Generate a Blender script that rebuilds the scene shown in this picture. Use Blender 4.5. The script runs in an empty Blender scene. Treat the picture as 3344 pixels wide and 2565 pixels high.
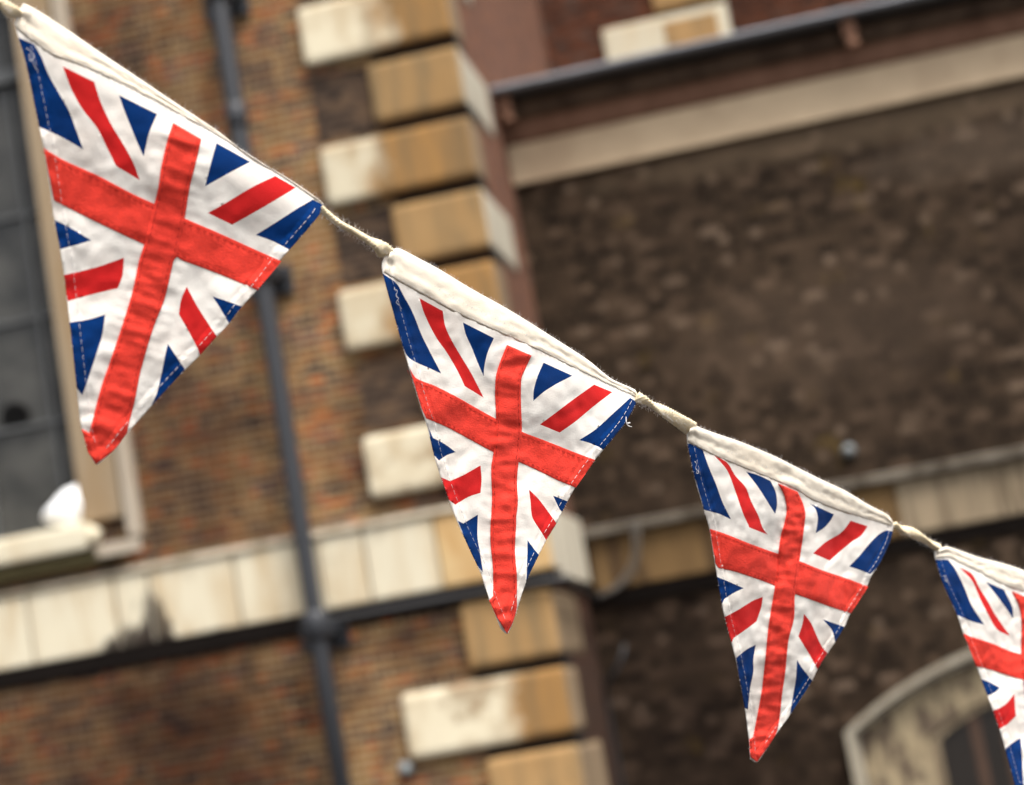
import bpy, bmesh, math, random
from math import sin, cos, radians as R, pi, sqrt
from mathutils import Vector, Matrix, noise, geometry
random.seed(7)
S = bpy.context.scene
COL = S.collection

# ------------------------------------------------------------------ camera
FOC = 75.0
YAW, PITCH, ROLL = R(9), R(9), R(9.9)
CAMP = Vector((0, 0, 1.6))
fw = Vector((-sin(YAW)*cos(PITCH), cos(YAW)*cos(PITCH), sin(PITCH)))
r0 = fw.cross(Vector((0, 0, 1))).normalized(); u0 = r0.cross(fw)
RT = r0*cos(ROLL) - u0*sin(ROLL); UP = u0*cos(ROLL) + r0*sin(ROLL)
cam = bpy.data.cameras.new('camera'); co = bpy.data.objects.new('camera', cam); COL.objects.link(co)
cam.lens = FOC; cam.sensor_width = 36; cam.sensor_fit = 'HORIZONTAL'
cam.clip_start = .05; cam.clip_end = 500
m = Matrix((RT, UP, -fw)).transposed().to_4x4(); m.translation = CAMP
co.matrix_world = m
cam.dof.use_dof = True; cam.dof.focus_distance = 1.41; cam.dof.aperture_fstop = 6.8
cam.dof.aperture_blades = 9
S.camera = co
S.render.resolution_x = 1024; S.render.resolution_y = 785
S.render.engine = 'CYCLES'

# ------------------------------------------------------------------ sky, sun, exposure
SUN_EL, SUN_AZ = R(62), R(138)          # azimuth clockwise from +Y; soft light from high behind the camera, right
w = bpy.data.worlds.new('World'); S.world = w; w.use_nodes = True
nt = w.node_tree; bg = nt.nodes['Background']; sky = nt.nodes.new('ShaderNodeTexSky')
sky.sky_type = 'NISHITA'; sky.sun_disc = False; sky.sun_elevation = SUN_EL; sky.sun_rotation = SUN_AZ
sky.air_density = 1.0; sky.dust_density = 6.0; sky.ozone_density = 1.0
hs = nt.nodes.new('ShaderNodeHueSaturation'); hs.inputs['Saturation'].default_value = .3   # overcast: the blue of the sky is mostly lost
nt.links.new(sky.outputs[0], hs.inputs['Color']); nt.links.new(hs.outputs[0], bg.inputs[0]); bg.inputs[1].default_value = 0.14
sl = bpy.data.lights.new('sun', 'SUN'); so = bpy.data.objects.new('sun', sl); COL.objects.link(so)
sl.energy = 2.2; sl.angle = R(20); sl.color = (1, .94, .86)
sd = Vector((sin(SUN_AZ)*cos(SUN_EL), cos(SUN_AZ)*cos(SUN_EL), sin(SUN_EL)))
so.rotation_euler = sd.to_track_quat('Z', 'Y').to_euler(); so.location = sd*30
S.view_settings.view_transform = 'Standard'; S.view_settings.look = 'None'
S.view_settings.exposure = 1.0; S.view_settings.gamma = 1

# ------------------------------------------------------------------ helpers
F = FOC/36*3344
def ray(x, y): return fw + RT*((x-1672)/F) - UP*((y-1282.5)/F)
def at(x, y, d): return CAMP + ray(x, y)*d

def tag(o, label=None, cat=None, group=None, kind=None):
    if label: o['label'] = label
    if cat: o['category'] = cat
    if group: o['group'] = group
    if kind: o['kind'] = kind
    return o
def empty(name, loc, label, cat, group=None):
    o = bpy.data.objects.new(name, None); COL.objects.link(o); o.location = loc; o.empty_display_size = .1
    return tag(o, label, cat, group)
def wloc(o):
    v = Vector(o.location); p = o.parent
    while p: v += Vector(p.location); p = p.parent
    return v
def link(name, me, mats, parent=None, smooth=False):
    o = bpy.data.objects.new(name, me); COL.objects.link(o)
    for m_ in (mats if isinstance(mats, (list, tuple)) else [mats]): me.materials.append(m_)
    if smooth:
        for p in me.polygons: p.use_smooth = True
    if parent: o.parent = parent; o.location = -wloc(parent)
    return o
class MB:
    def __init__(s): s.v = []; s.f = []; s.m = []
    def add(s, v, f, mi=0):
        b = len(s.v); s.v += [tuple(q) for q in v]; s.f += [tuple(i+b for i in q) for q in f]; s.m += [mi]*len(f)
    def box(s, x0, x1, y0, y1, z0, z1, mi=0, ch=0, mside=None, mbot=None):
        """box with chamfered edges on the faces that point to -Y / +X"""
        bm = bmesh.new(); bmesh.ops.create_cube(bm, size=1)
        for q in bm.verts: q.co = Vector(((x0+x1)/2+q.co.x*(x1-x0), (y0+y1)/2+q.co.y*(y1-y0), (z0+z1)/2+q.co.z*(z1-z0)))
        if ch:
            bmesh.ops.bevel(bm, geom=list(bm.edges), offset=ch, segments=2, affect='EDGES', profile=.6)
        bm.verts.ensure_lookup_table(); bm.normal_update(); b = len(s.v)
        s.v += [tuple(q.co) for q in bm.verts]
        for f_ in bm.faces:
            s.f.append(tuple(q.index+b for q in f_.verts))
            k = mi
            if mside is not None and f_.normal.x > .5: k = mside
            if mbot is not None and f_.normal.z < -.5: k = mbot
            s.m.append(k)
        bm.free()
    def prism(s, prof, x0, x1, mats=None):
        """extrude a (y,z) profile (open polyline, front side) along X; mats = index for every segment"""
        n = len(prof)
        v = [(x0, y, z) for y, z in prof]+[(x1, y, z) for y, z in prof]
        b = len(s.v); s.v += v
        for i in range(n):
            j = (i+1) % n
            s.f.append((b+i, b+j, b+n+j, b+n+i)); s.m.append(mats[i] if mats and i < len(mats) else 0)
        s.f.append(tuple(b+i for i in range(n))[::-1]); s.m.append(0)
        s.f.append(tuple(b+n+i for i in range(n))); s.m.append(0)
    def tube(s, pts, r, k=5, mi=0, cap=True):
        pts = [Vector(p) for p in pts]; n = len(pts); b = len(s.v)
        rs = r if isinstance(r, (list, tuple)) else [r]*n
        t = (pts[1]-pts[0]).normalized(); a = t.orthogonal().normalized()
        for i, p in enumerate(pts):
            t = (pts[min(i+1, n-1)]-pts[max(i-1, 0)]).normalized()
            a = (a-t*a.dot(t)); a = a.normalized() if a.length > 1e-9 else t.orthogonal().normalized(); c = t.cross(a)
            for j in range(k):
                q = 2*pi*j/k; s.v.append(tuple(p+(a*cos(q)+c*sin(q))*rs[i]))
        for i in range(n-1):
            for j in range(k):
                j2 = (j+1) % k
                s.f.append((b+i*k+j, b+i*k+j2, b+(i+1)*k+j2, b+(i+1)*k+j)); s.m.append(mi)
        if cap:
            s.f.append(tuple(b+j for j in range(k))[::-1]); s.m.append(mi)
            s.f.append(tuple(b+(n-1)*k+j for j in range(k))); s.m.append(mi)
    def build(s, name, mats, parent=None, smooth=False):
        me = bpy.data.meshes.new(name); me.from_pydata(s.v, [], s.f); me.update()
        o = link(name, me, mats, parent, smooth)
        for p, k in zip(me.polygons, s.m): p.material_index = k
        return o

# ---- materials
def newmat(name, rough=.9, spec=.3):
    m_ = bpy.data.materials.new(name); m_.use_nodes = True; n = m_.node_tree
    b = n.nodes['Principled BSDF']; b.inputs['Roughness'].default_value = rough
    b.inputs['Specular IOR Level'].default_value = spec
    return m_, n, b
def node(n, t, **kw):
    d = n.nodes.new(t)
    for k, v in kw.items(): setattr(d, k, v)
    return d
def ramp(n, fac, stops, interp='LINEAR'):
    d = n.nodes.new('ShaderNodeValToRGB'); d.color_ramp.interpolation = interp
    e = d.color_ramp.elements
    while len(e) < len(stops): e.new(.5)
    for q, (p, c) in zip(e, stops):
        q.position = p; q.color = (*c, 1) if len(c) == 3 else c
    n.links.new(fac, d.inputs[0]); return d
def mix(n, fac, a, b, mode='MIX'):
    d = n.nodes.new('ShaderNodeMix'); d.data_type = 'RGBA'; d.blend_type = mode
    for s_, v in ((d.inputs[0], fac), (d.inputs[6], a), (d.inputs[7], b)):
        if hasattr(v, 'is_linked'): n.links.new(v, s_)
        elif isinstance(v, (int, float)): s_.default_value = v
        else: s_.default_value = (*v, 1)
    return d.outputs[2]
def nz(n, vec, scale, detail=3, rough=.55):
    d = n.nodes.new('ShaderNodeTexNoise'); d.inputs['Scale'].default_value = scale
    d.inputs['Detail'].default_value = detail; d.inputs['Roughness'].default_value = rough
    n.links.new(vec, d.inputs['Vector']); return d.outputs[0]
def scaled(n, vec, sc):
    d = n.nodes.new('ShaderNodeMapping'); d.inputs['Scale'].default_value = sc
    n.links.new(vec, d.inputs[0]); return d.outputs[0]
def objco(n): return n.nodes.new('ShaderNodeTexCoord').outputs['Object']
def bump(n, h, b, st, dist):
    d = n.nodes.new('ShaderNodeBump'); d.inputs['Strength'].default_value = st; d.inputs['Distance'].default_value = dist
    n.links.new(h, d.inputs['Height']); n.links.new(d.outputs[0], b.inputs['Normal'])

def brick_mat(name, stops, mortar, blobs=(),  soot=(.03, .024, .02), soot_amt=.5, ochre=0.0, bw=.157, bh=.0519, soot_scale=.9, msz=.0075, big_scale=1.6, big_amt=.9, patch=False):
    m_, n, b = newmat(name, .95, .04)
    oc = objco(n)
    sx = node(n, 'ShaderNodeSeparateXYZ'); n.links.new(oc, sx.inputs[0])
    ad = node(n, 'ShaderNodeMath', operation='ADD'); n.links.new(sx.outputs[0], ad.inputs[0]); n.links.new(sx.outputs[1], ad.inputs[1])
    cb = node(n, 'ShaderNodeCombineXYZ'); n.links.new(ad.outputs[0], cb.inputs[0]); n.links.new(sx.outputs[2], cb.inputs[1])
    bt = node(n, 'ShaderNodeTexBrick'); n.links.new(cb.outputs[0], bt.inputs['Vector'])
    bt.inputs['Color1'].default_value = (0, 0, 0, 1); bt.inputs['Color2'].default_value = (1, 1, 1, 1); bt.inputs['Mortar'].default_value = (.5, .5, .5, 1)
    bt.inputs['Scale'].default_value = 1; bt.inputs['Brick Width'].default_value = bw; bt.inputs['Row Height'].default_value = bh
    bt.inputs['Mortar Size'].default_value = msz; bt.inputs['Mortar Smooth'].default_value = .3; bt.offset = .5
    bt.squash = .5; bt.squash_frequency = 2
    # a second, coarser random per patch keeps the colours drifting over the wall
    big = nz(n, cb.outputs[0], big_scale, 4, .6)
    ad2 = node(n, 'ShaderNodeMath', operation='MULTIPLY_ADD'); n.links.new(big, ad2.inputs[0]); ad2.inputs[1].default_value = big_amt
    n.links.new(bt.outputs['Color'], ad2.inputs[2])
    sub = node(n, 'ShaderNodeMath', operation='SUBTRACT'); n.links.new(ad2.outputs[0], sub.inputs[0]); sub.inputs[1].default_value = big_amt/2
    rp = ramp(n, sub.outputs[0], stops)
    fine = nz(n, oc, 45, 4, .7)
    c = mix(n, .35, rp.outputs[0], ramp(n, fine, [(.3, (.35, .3, .26)), (.7, (1.25, 1.2, 1.1))]).outputs[0], 'MULTIPLY')
    c = mix(n, bt.outputs['Fac'], c, mortar)
    if patch:
        pn = nz(n, scaled(n, oc, (1, 1, 2.6)), 2.7, 3, .7)
        c = mix(n, ramp(n, pn, [(.56, (0, 0, 0)), (.66, (.6,)*3)]).outputs[0], c, mix(n, rp.outputs[0], (.27, .10, .03), (.34, .15, .055)))
        pn2 = nz(n, scaled(n, oc, (1.3, 1.3, 1.9)), 4.3, 4, .7)
        c = mix(n, ramp(n, pn2, [(.53, (0, 0, 0)), (.62, (.55,)*3)]).outputs[0], c, (.055, .036, .035))
    if ochre:
        on = nz(n, oc, 2.6, 5, .7)
        c = mix(n, ramp(n, on, [(.62, (0, 0, 0)), (.72, (ochre,)*3)]).outputs[0], c, (.20, .13, .03))
    sn = nz(n, scaled(n, oc, (1, 1, .7)), soot_scale, 5, .65)
    c = mix(n, ramp(n, sn, [(.5-.16*soot_amt-.05, (0, 0, 0)), (.68, (soot_amt,)*3)]).outputs[0], c, soot)
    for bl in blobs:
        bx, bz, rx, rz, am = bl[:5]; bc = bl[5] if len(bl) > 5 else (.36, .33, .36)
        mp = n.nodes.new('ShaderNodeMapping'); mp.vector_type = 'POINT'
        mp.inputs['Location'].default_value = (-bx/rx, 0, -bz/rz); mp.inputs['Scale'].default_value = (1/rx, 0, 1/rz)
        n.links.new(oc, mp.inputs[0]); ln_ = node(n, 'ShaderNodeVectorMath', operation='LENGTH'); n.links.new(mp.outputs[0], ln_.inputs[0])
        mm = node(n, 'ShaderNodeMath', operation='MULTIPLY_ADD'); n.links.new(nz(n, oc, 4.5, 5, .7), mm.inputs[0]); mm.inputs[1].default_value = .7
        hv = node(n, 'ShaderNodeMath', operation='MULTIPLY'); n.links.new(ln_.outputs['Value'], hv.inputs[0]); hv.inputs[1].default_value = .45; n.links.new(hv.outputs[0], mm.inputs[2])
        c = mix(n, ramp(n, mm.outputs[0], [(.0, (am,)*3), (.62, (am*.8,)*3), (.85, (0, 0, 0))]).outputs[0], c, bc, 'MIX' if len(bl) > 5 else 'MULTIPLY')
    n.links.new(c, b.inputs['Base Color'])
    inv = node(n, 'ShaderNodeMath', operation='SUBTRACT'); inv.inputs[0].default_value = 1; n.links.new(bt.outputs['Fac'], inv.inputs[1])
    bump(n, inv.outputs[0], b, .8, .006)
    return m_
def stone_mat(name, c0, c1, streak=(.16, .11, .06), st_amt=.5, vscale=(3, 3, .7), rough=.88, dirt=0.0, dirtc=(.05, .04, .03), lo=.45, hi=.62, blobs=(), grad=None):
    m_, n, b = newmat(name, rough, .06)
    oc = objco(n)
    oi = node(n, 'ShaderNodeObjectInfo')
    a = mix(n, nz(n, oc, 2.2, 4), c0, c1)
    hs = node(n, 'ShaderNodeHueSaturation'); mr = node(n, 'ShaderNodeMapRange')
    n.links.new(oi.outputs['Random'], mr.inputs[0]); mr.inputs[3].default_value = .88; mr.inputs[4].default_value = 1.1
    n.links.new(mr.outputs[0], hs.inputs['Value']); n.links.new(a, hs.inputs['Color'])
    sn = nz(n, scaled(n, oc, vscale), 2.3, 4, .6)
    c = mix(n, ramp(n, sn, [(lo, (0, 0, 0)), (hi, (st_amt,)*3)]).outputs[0], hs.outputs[0], streak)
    if dirt:
        dn = nz(n, oc, 1.7, 5, .7)
        c = mix(n, ramp(n, dn, [(.55, (0, 0, 0)), (.63, (dirt,)*3)]).outputs[0], c, dirtc)
    if grad:      # two beds of stone in one block: pale on the left, golden on the right, the border wandering
        gx, gc0, gc1 = grad
        sx = node(n, 'ShaderNodeSeparateXYZ'); n.links.new(oc, sx.inputs[0])
        m1 = node(n, 'ShaderNodeMath', operation='MULTIPLY_ADD'); n.links.new(sx.outputs[0], m1.inputs[0]); m1.inputs[1].default_value = 3.2; m1.inputs[2].default_value = -gx*3.2+.0
        rd = node(n, 'ShaderNodeMath', operation='MULTIPLY_ADD'); n.links.new(oi.outputs['Random'], rd.inputs[0]); rd.inputs[1].default_value = -1.1; n.links.new(m1.outputs[0], rd.inputs[2])
        m2 = node(n, 'ShaderNodeMath', operation='MULTIPLY_ADD'); n.links.new(nz(n, oc, 3.1, 4, .6), m2.inputs[0]); m2.inputs[1].default_value = 2.2; n.links.new(rd.outputs[0], m2.inputs[2])
        g2 = mix(n, ramp(n, nz(n, scaled(n, oc, (5, 5, .6)), 2.0, 4, .6), [(.4, (0, 0, 0)), (.65, (1, 1, 1))]).outputs[0], gc0, gc1)
        c = mix(n, ramp(n, m2.outputs[0], [(.25, (0, 0, 0)), (.85, (1, 1, 1))]).outputs[0], c, g2)
    for (bx, bz, rx, rz, am) in blobs:
        mp = n.nodes.new('ShaderNodeMapping')
        mp.inputs['Location'].default_value = (-bx/rx, 0, -bz/rz); mp.inputs['Scale'].default_value = (1/rx, 0, 1/rz)
        n.links.new(oc, mp.inputs[0]); ln_ = node(n, 'ShaderNodeVectorMath', operation='LENGTH'); n.links.new(mp.outputs[0], ln_.inputs[0])
        mm = node(n, 'ShaderNodeMath', operation='MULTIPLY_ADD'); n.links.new(nz(n, scaled(n, oc, (1, 1, .4)), 8, 4, .6), mm.inputs[0]); mm.inputs[1].default_value = 1.1
        hv = node(n, 'ShaderNodeMath', operation='MULTIPLY'); n.links.new(ln_.outputs['Value'], hv.inputs[0]); hv.inputs[1].default_value = .5; n.links.new(hv.outputs[0], mm.inputs[2])
        c = mix(n, ramp(n, mm.outputs[0], [(.86, (am,)*3), (1.02-.02, (0, 0, 0))]).outputs[0], c, (.035, .027, .022))
    n.links.new(c, b.inputs['Base Color'])
    bump(n, nz(n, oc, 30, 4, .7), b, .3, .004)
    return m_
def plain(name, c, rough=.6, spec=.4, var=.15, scale=20, metal=0, bs=0):
    m_, n, b = newmat(name, rough, spec); b.inputs['Metallic'].default_value = metal
    oc = objco(n); k = nz(n, oc, scale, 4)
    cc = mix(n, k, tuple(x*(1-var) for x in c), tuple(min(1, x*(1+var)) for x in c))
    n.links.new(cc, b.inputs['Base Color'])
    if bs: bump(n, k, b, bs, .003)
    return m_

M_brickA = brick_mat('brown_orange_brick',
    [(0, (.040, .027, .025)), (.16, (.095, .055, .035)), (.36, (.165, .092, .042)), (.52, (.235, .145, .06)), (.66, (.20, .088, .03)), (.78, (.27, .165, .07)), (.88, (.42, .10, .018)), (1, (.11, .065, .055))],
    (.36, .26, .15), soot=(.046, .033, .030), soot_amt=.45, soot_scale=.8, bw=.215, big_scale=3.6, big_amt=1.3, patch=True,
    blobs=((-5.3, 1.8, 1.6, 1.0, 1), (-4.2, 1.9, .9, .9, .9), (-4.2, 3.6, .7, .9, .95), (-4.3, 6.3, .6, .6, .95), (-2.75, 3.5, .5, .6, .9), (-2.7, 2.2, .35, .35, .65)))
M_brickB = brick_mat('dark_shaded_sooty_brick',
    [(0, (.014, .010, .008)), (.35, (.034, .023, .016)), (.7, (.060, .040, .027)), (.84, (.078, .052, .036)), (.93, (.12, .082, .057)), (1, (.165, .12, .088))],
    (.052, .037, .024), soot=(.014, .010, .008), soot_amt=.5, ochre=.45, soot_scale=.9, bw=.15, bh=.072, msz=.009, big_scale=2.2, big_amt=.45,
    blobs=((-1.6, 1.6, .8, 1.4, .7), (-.6, .9, 1.0, 1.2, .5), (.6, 5.22, 2.2, .16, .55, (.16, .115, .075)), (1.4, 4.9, 1.1, .22, .35, (.15, .11, .08)), (0, 3.9, 1.2, .5, .3, (.10, .07, .05))))  # first two blobs paint the shade of the lower corner into the brick
M_brickC = brick_mat('deep_red_brick',
    [(0, (.03, .015, .012)), (.4, (.085, .028, .015)), (.7, (.12, .04, .02)), (1, (.06, .05, .045))],
    (.07, .04, .028), soot=(.02, .012, .01), soot_amt=.4)
M_brickR = brick_mat('pinkish_brown_brick',
    [(0, (.10, .055, .042)), (.5, (.17, .085, .06)), (1, (.20, .09, .05))],
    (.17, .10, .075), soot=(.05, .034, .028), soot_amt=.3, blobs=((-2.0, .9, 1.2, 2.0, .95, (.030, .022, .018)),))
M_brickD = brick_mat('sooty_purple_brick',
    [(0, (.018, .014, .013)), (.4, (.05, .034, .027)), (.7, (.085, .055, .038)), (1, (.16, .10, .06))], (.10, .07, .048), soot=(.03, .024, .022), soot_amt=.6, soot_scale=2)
M_gold2 = stone_mat('orange_golden_limestone', (.46, .27, .10), (.52, .41, .24), streak=(.36, .19, .06), st_amt=.5, vscale=(3, 3, 1))
M_mix = stone_mat('pale_and_golden_limestone', (.52, .455, .33), (.64, .585, .44), streak=(.36, .25, .13), st_amt=.5, vscale=(2, 2, 1.2), dirt=.7, dirtc=(.20, .12, .055),
    grad=(-2.58, (.30, .165, .06), (.185, .12, .06)))
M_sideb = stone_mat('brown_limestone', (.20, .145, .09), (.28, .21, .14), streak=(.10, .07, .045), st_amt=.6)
M_light = stone_mat('pale_limestone', (.52, .465, .345), (.64, .60, .47), streak=(.45, .33, .19), st_amt=.35)
M_gold = stone_mat('golden_limestone', (.27, .155, .062), (.38, .245, .115), streak=(.17, .125, .07), st_amt=.65, vscale=(4, 4, .6))
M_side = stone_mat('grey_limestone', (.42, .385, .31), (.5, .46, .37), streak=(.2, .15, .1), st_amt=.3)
M_band = stone_mat('band_limestone', (.50, .455, .35), (.60, .545, .41), streak=(.40, .27, .13), st_amt=.5, vscale=(3, 3, .6), dirt=.35, dirtc=(.22, .16, .10),
    blobs=((-4.60, 2.50, .42, .20, .95), (-4.47, 2.60, .16, .30, .9), (-4.15, 2.50, .35, .055, .8), (-5.3, 2.50, .6, .04, .6), (-3.3, 2.50, .9, .035, .6)))
M_bandB = stone_mat('weathered_band_stone', (.22, .17, .11), (.30, .24, .165), streak=(.10, .075, .05), st_amt=.8, vscale=(5, 5, .4))
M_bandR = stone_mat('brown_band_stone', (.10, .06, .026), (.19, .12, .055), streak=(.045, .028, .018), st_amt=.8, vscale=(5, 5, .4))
M_hood = stone_mat('grey_hood_stone', (.30, .275, .225), (.40, .36, .28), streak=(.17, .13, .09), st_amt=.4)
M_arch = stone_mat('arch_stone', (.26, .205, .125), (.36, .295, .19), streak=(.07, .05, .04), st_amt=.9, vscale=(5, 5, 2), lo=.42, hi=.6)
M_frieze = stone_mat('pinkish_frieze_stone', (.50, .385, .26), (.60, .47, .32), streak=(.26, .18, .12), st_amt=.35, vscale=(.6, .6, .6))
M_redm = stone_mat('red_brown_moulding', (.17, .088, .06), (.22, .125, .085), streak=(.07, .035, .02), st_amt=.4)
M_darkm = stone_mat('dark_moulding', (.065, .042, .03), (.11, .075, .052), streak=(.025, .016, .012), st_amt=.6)
M_wea = stone_mat('dirty_weathering', (.26, .22, .17), (.40, .35, .27), streak=(.12, .10, .06), st_amt=.7)
M_web = stone_mat('dark_weathering', (.10, .085, .07), (.20, .175, .14), streak=(.05, .04, .03), st_amt=.9)
M_lead = plain('lead_flashing', (.14, .145, .16), .7, .3, .35, 3)
M_soot_shade = plain('soot_and_shade_stone', (.016, .012, .010), .95, .15, .35, 6)  # soot plus painted-in shade of joints and undersides
M_arc = stone_mat('window_architrave_stone', (.24, .18, .115), (.30, .235, .16), streak=(.24, .15, .07), st_amt=.5, vscale=(4, 4, .4))
M_arcl = stone_mat('pale_window_trim', (.38, .32, .25), (.44, .385, .31), streak=(.25, .19, .13), st_amt=.3)
M_moss = plain('mossy_stone', (.075, .062, .030), .95, .1, .35, 7)
M_pipe = plain('grey_painted_iron', (.024, .026, .031), .45, .5, .15, 6)
M_pave = brick_mat('grey_paving', [(0, (.1, .095, .09)), (1, (.16, .15, .14))], (.06, .055, .05), bw=.6, bh=.4)

# ------------------------------------------------------------------ ground
mb = MB(); mb.add([(-60, -60, 0), (60, -60, 0), (60, 60, 0), (-60, 60, 0)], [(0, 1, 2, 3)])
tag(mb.build('pavement', M_pave), 'grey stone paving of the courtyard below the building', None, None, 'structure')

# ------------------------------------------------------------------ building
YA, YB, YC, YD = 12.8, 14.3, 17.8, 19.2
XC = -2.0
BLD = empty('brick_building', (XC, YA, 0), 'old brown brick building with limestone corner stones, string course and arched window', 'building')
# front wing wall with the window opening (X -6.8..-4.87, Z 3.3..7.4)
mb = MB()
mb.box(-4.87, XC, YA, 21, 0, 10.5)
mb.box(-6.8, -4.87, YA, 21, 0, 3.30)
mb.box(-6.8, -4.87, YA, 21, 7.4, 10.5)
mb.box(-14, -6.8, YA, 21, 0, 10.5)
mb.box(-6.79, -4.88, 13.6, 20.9, 3.31, 7.39)
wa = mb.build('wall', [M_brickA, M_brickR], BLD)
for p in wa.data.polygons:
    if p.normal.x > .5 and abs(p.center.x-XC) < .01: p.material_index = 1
tag(wa, 'brown and orange brick wall of the projecting wing')
mb = MB(); mb.box(XC, 7, YB, YC, 0, 5.92)
tag(mb.build('wall', M_brickB, BLD), 'dark sooty brick wall with painted-in lower shade, set back behind the corner')
mb = MB(); mb.box(XC, -.47, YC, 21, 0, 10.5)
tag(mb.build('wall', M_brickC, BLD), 'deep red brick wall above the lead covered cornice')
mb = MB(); mb.box(-.47, 7, YD, 21.2, 0, 10.4)
tag(mb.build('wall', M_brickC, BLD), 'deep red brick wall furthest back')

# quoins of the front wing: a golden corner stone in every row, a pale one beside it in every second row
PITQ = .467
rows = []
z = 5.895
for k in range(-6, 9):
    zt = 6.36 - k*PITQ
    if 2.44 < zt < 3.10+.05: continue
    if zt < 2.6 or zt-PITQ < 2.9 and zt < 3.2: continue
    rows.append((k, zt))
for k, zt in rows:
    lng = (k % 2 == 0)
    z1 = zt-.006; z0 = zt-PITQ+.075
    if z0 < 3.03: z0 = 3.09
    pj = random.uniform(.065, .08); mb = MB()
    if lng:
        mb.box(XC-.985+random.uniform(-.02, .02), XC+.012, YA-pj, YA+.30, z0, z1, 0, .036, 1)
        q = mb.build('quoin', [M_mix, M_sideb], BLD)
    else:
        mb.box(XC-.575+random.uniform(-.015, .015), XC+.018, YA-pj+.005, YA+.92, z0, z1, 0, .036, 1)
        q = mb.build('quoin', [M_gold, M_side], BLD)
for k in range(0, 6):
    zt = 2.425 - k*.47; z1, z0 = zt, max(zt-.395, .02)
    lng = k % 2 == 1; mb = MB()
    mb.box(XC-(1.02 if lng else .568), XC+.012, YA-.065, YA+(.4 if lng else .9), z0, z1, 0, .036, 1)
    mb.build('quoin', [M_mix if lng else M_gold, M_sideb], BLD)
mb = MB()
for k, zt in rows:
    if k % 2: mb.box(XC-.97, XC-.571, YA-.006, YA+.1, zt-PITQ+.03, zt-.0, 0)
mb.box(XC-.55, XC+.004, YA-.004, YA+.28, 3.09, 9.9, 1)  # black backing paints the shadow in the gaps between stones
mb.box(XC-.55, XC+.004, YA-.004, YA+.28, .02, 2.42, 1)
jb = mb.build('soot_shade_bed', [M_brickD, M_soot_shade], BLD); tag(jb, 'sooty brick and mortar with painted gap shade between the corner stones')
# quoins of the rear wing above the cornice
for k in range(-1, 7):
    z0 = 6.98 + k*.48; lng = k % 2 == 0
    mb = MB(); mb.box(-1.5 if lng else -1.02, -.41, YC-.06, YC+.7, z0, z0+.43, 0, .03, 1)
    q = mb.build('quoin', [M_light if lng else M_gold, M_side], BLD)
    if lng:
        mb = MB(); mb.box(-.96, -.50, YC-.072, YC-.05, z0+.10, z0+.36, 0, .004); mb.build('sunk_panel', M_gold, q)

# string course round the wing: blocks with thin joints, a projecting weathering on top, fillet below coloured black for soot and underside shade
mb = MB()
joints = [-13.9, -12.6, -11.2, -9.7, -8.4, -7.2, -6.1, -5.3, -4.72, -4.49, -3.93, -3.385, -3.09, -2.64, XC+.06]
for a, b_ in zip(joints, joints[1:]):
    gold = a > -2.7
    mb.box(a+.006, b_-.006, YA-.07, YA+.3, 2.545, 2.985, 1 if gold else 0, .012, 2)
mb.box(XC+.001, XC+.06, YA+.31, YB-.13, 2.50, 2.93, 2, .01)
sc = mb.build('string_course', [M_band, M_gold2, M_side], BLD)
tag(sc, 'pale limestone band round the projecting wing')
mb = MB()
mb.prism([(YA-.02, 2.987), (YA-.085, 2.99), (YA-.09, 3.00), (YA-.04, 3.03), (YA+.1, 3.075), (YA+.1, 2.987)], -13.9, XC+.09)
mb.build('weathering', M_wea, sc)
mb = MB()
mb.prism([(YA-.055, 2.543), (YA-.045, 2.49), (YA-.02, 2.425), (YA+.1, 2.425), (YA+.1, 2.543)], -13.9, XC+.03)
mb.build('fillet', M_soot_shade, sc)

# recessed wall: string course, cornice, arched window
mb = MB()
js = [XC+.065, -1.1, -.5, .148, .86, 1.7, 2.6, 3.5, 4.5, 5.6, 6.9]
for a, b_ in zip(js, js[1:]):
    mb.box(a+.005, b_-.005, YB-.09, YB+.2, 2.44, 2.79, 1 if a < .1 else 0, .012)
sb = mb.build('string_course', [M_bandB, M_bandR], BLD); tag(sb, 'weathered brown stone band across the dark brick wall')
mb = MB(); mb.prism([(YB-.10, 2.793), (YB-.15, 2.81), (YB-.15, 2.85), (YB-.05, 2.872), (YB+.1, 2.872), (YB+.1, 2.793)], XC+.065, 6.9)
mb.build('weathering', M_web, sb)
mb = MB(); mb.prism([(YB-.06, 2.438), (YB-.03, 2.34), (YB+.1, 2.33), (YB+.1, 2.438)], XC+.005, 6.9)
mb.build('fillet', M_soot_shade, sb)  # black of soot and painted shade under the recessed band

mb = MB()     # cornice: pale frieze, red moulding, dark cove, lead edge
prof = [(YB+.1, 5.31), (YB-.05, 5.31), (YB-.055, 5.50), (YB-.06, 5.585), (YB-.085, 5.60), (YB-.11, 5.66), (YB-.12, 5.71), (YB-.14, 5.725), (YB-.16, 5.735), (YB-.18, 5.76), (YB-.21, 5.825), (YB-.15, 5.835), (YB-.14, 5.885), (YB+.1, 5.89)]
mb.prism(prof, XC+.003, 6.9, [0, 0, 0, 1, 1, 1, 1, 2, 2, 2, 2, 2, 2, 0])
cn = mb.build('cornice', [M_frieze, M_redm, M_darkm], BLD); tag(cn, 'moulded cornice with pale frieze under a lead edge')
mb = MB()
mb.prism([(YB-.33, 5.893), (YB-.35, 5.898), (YB-.36, 5.92), (YB-.34, 5.945), (YC-.08, 6.35), (YC-.08, 6.30), (YB-.12, 5.90)], XC+.005, 6.9)
mb.build('lead_roof', M_lead, BLD)
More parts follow.
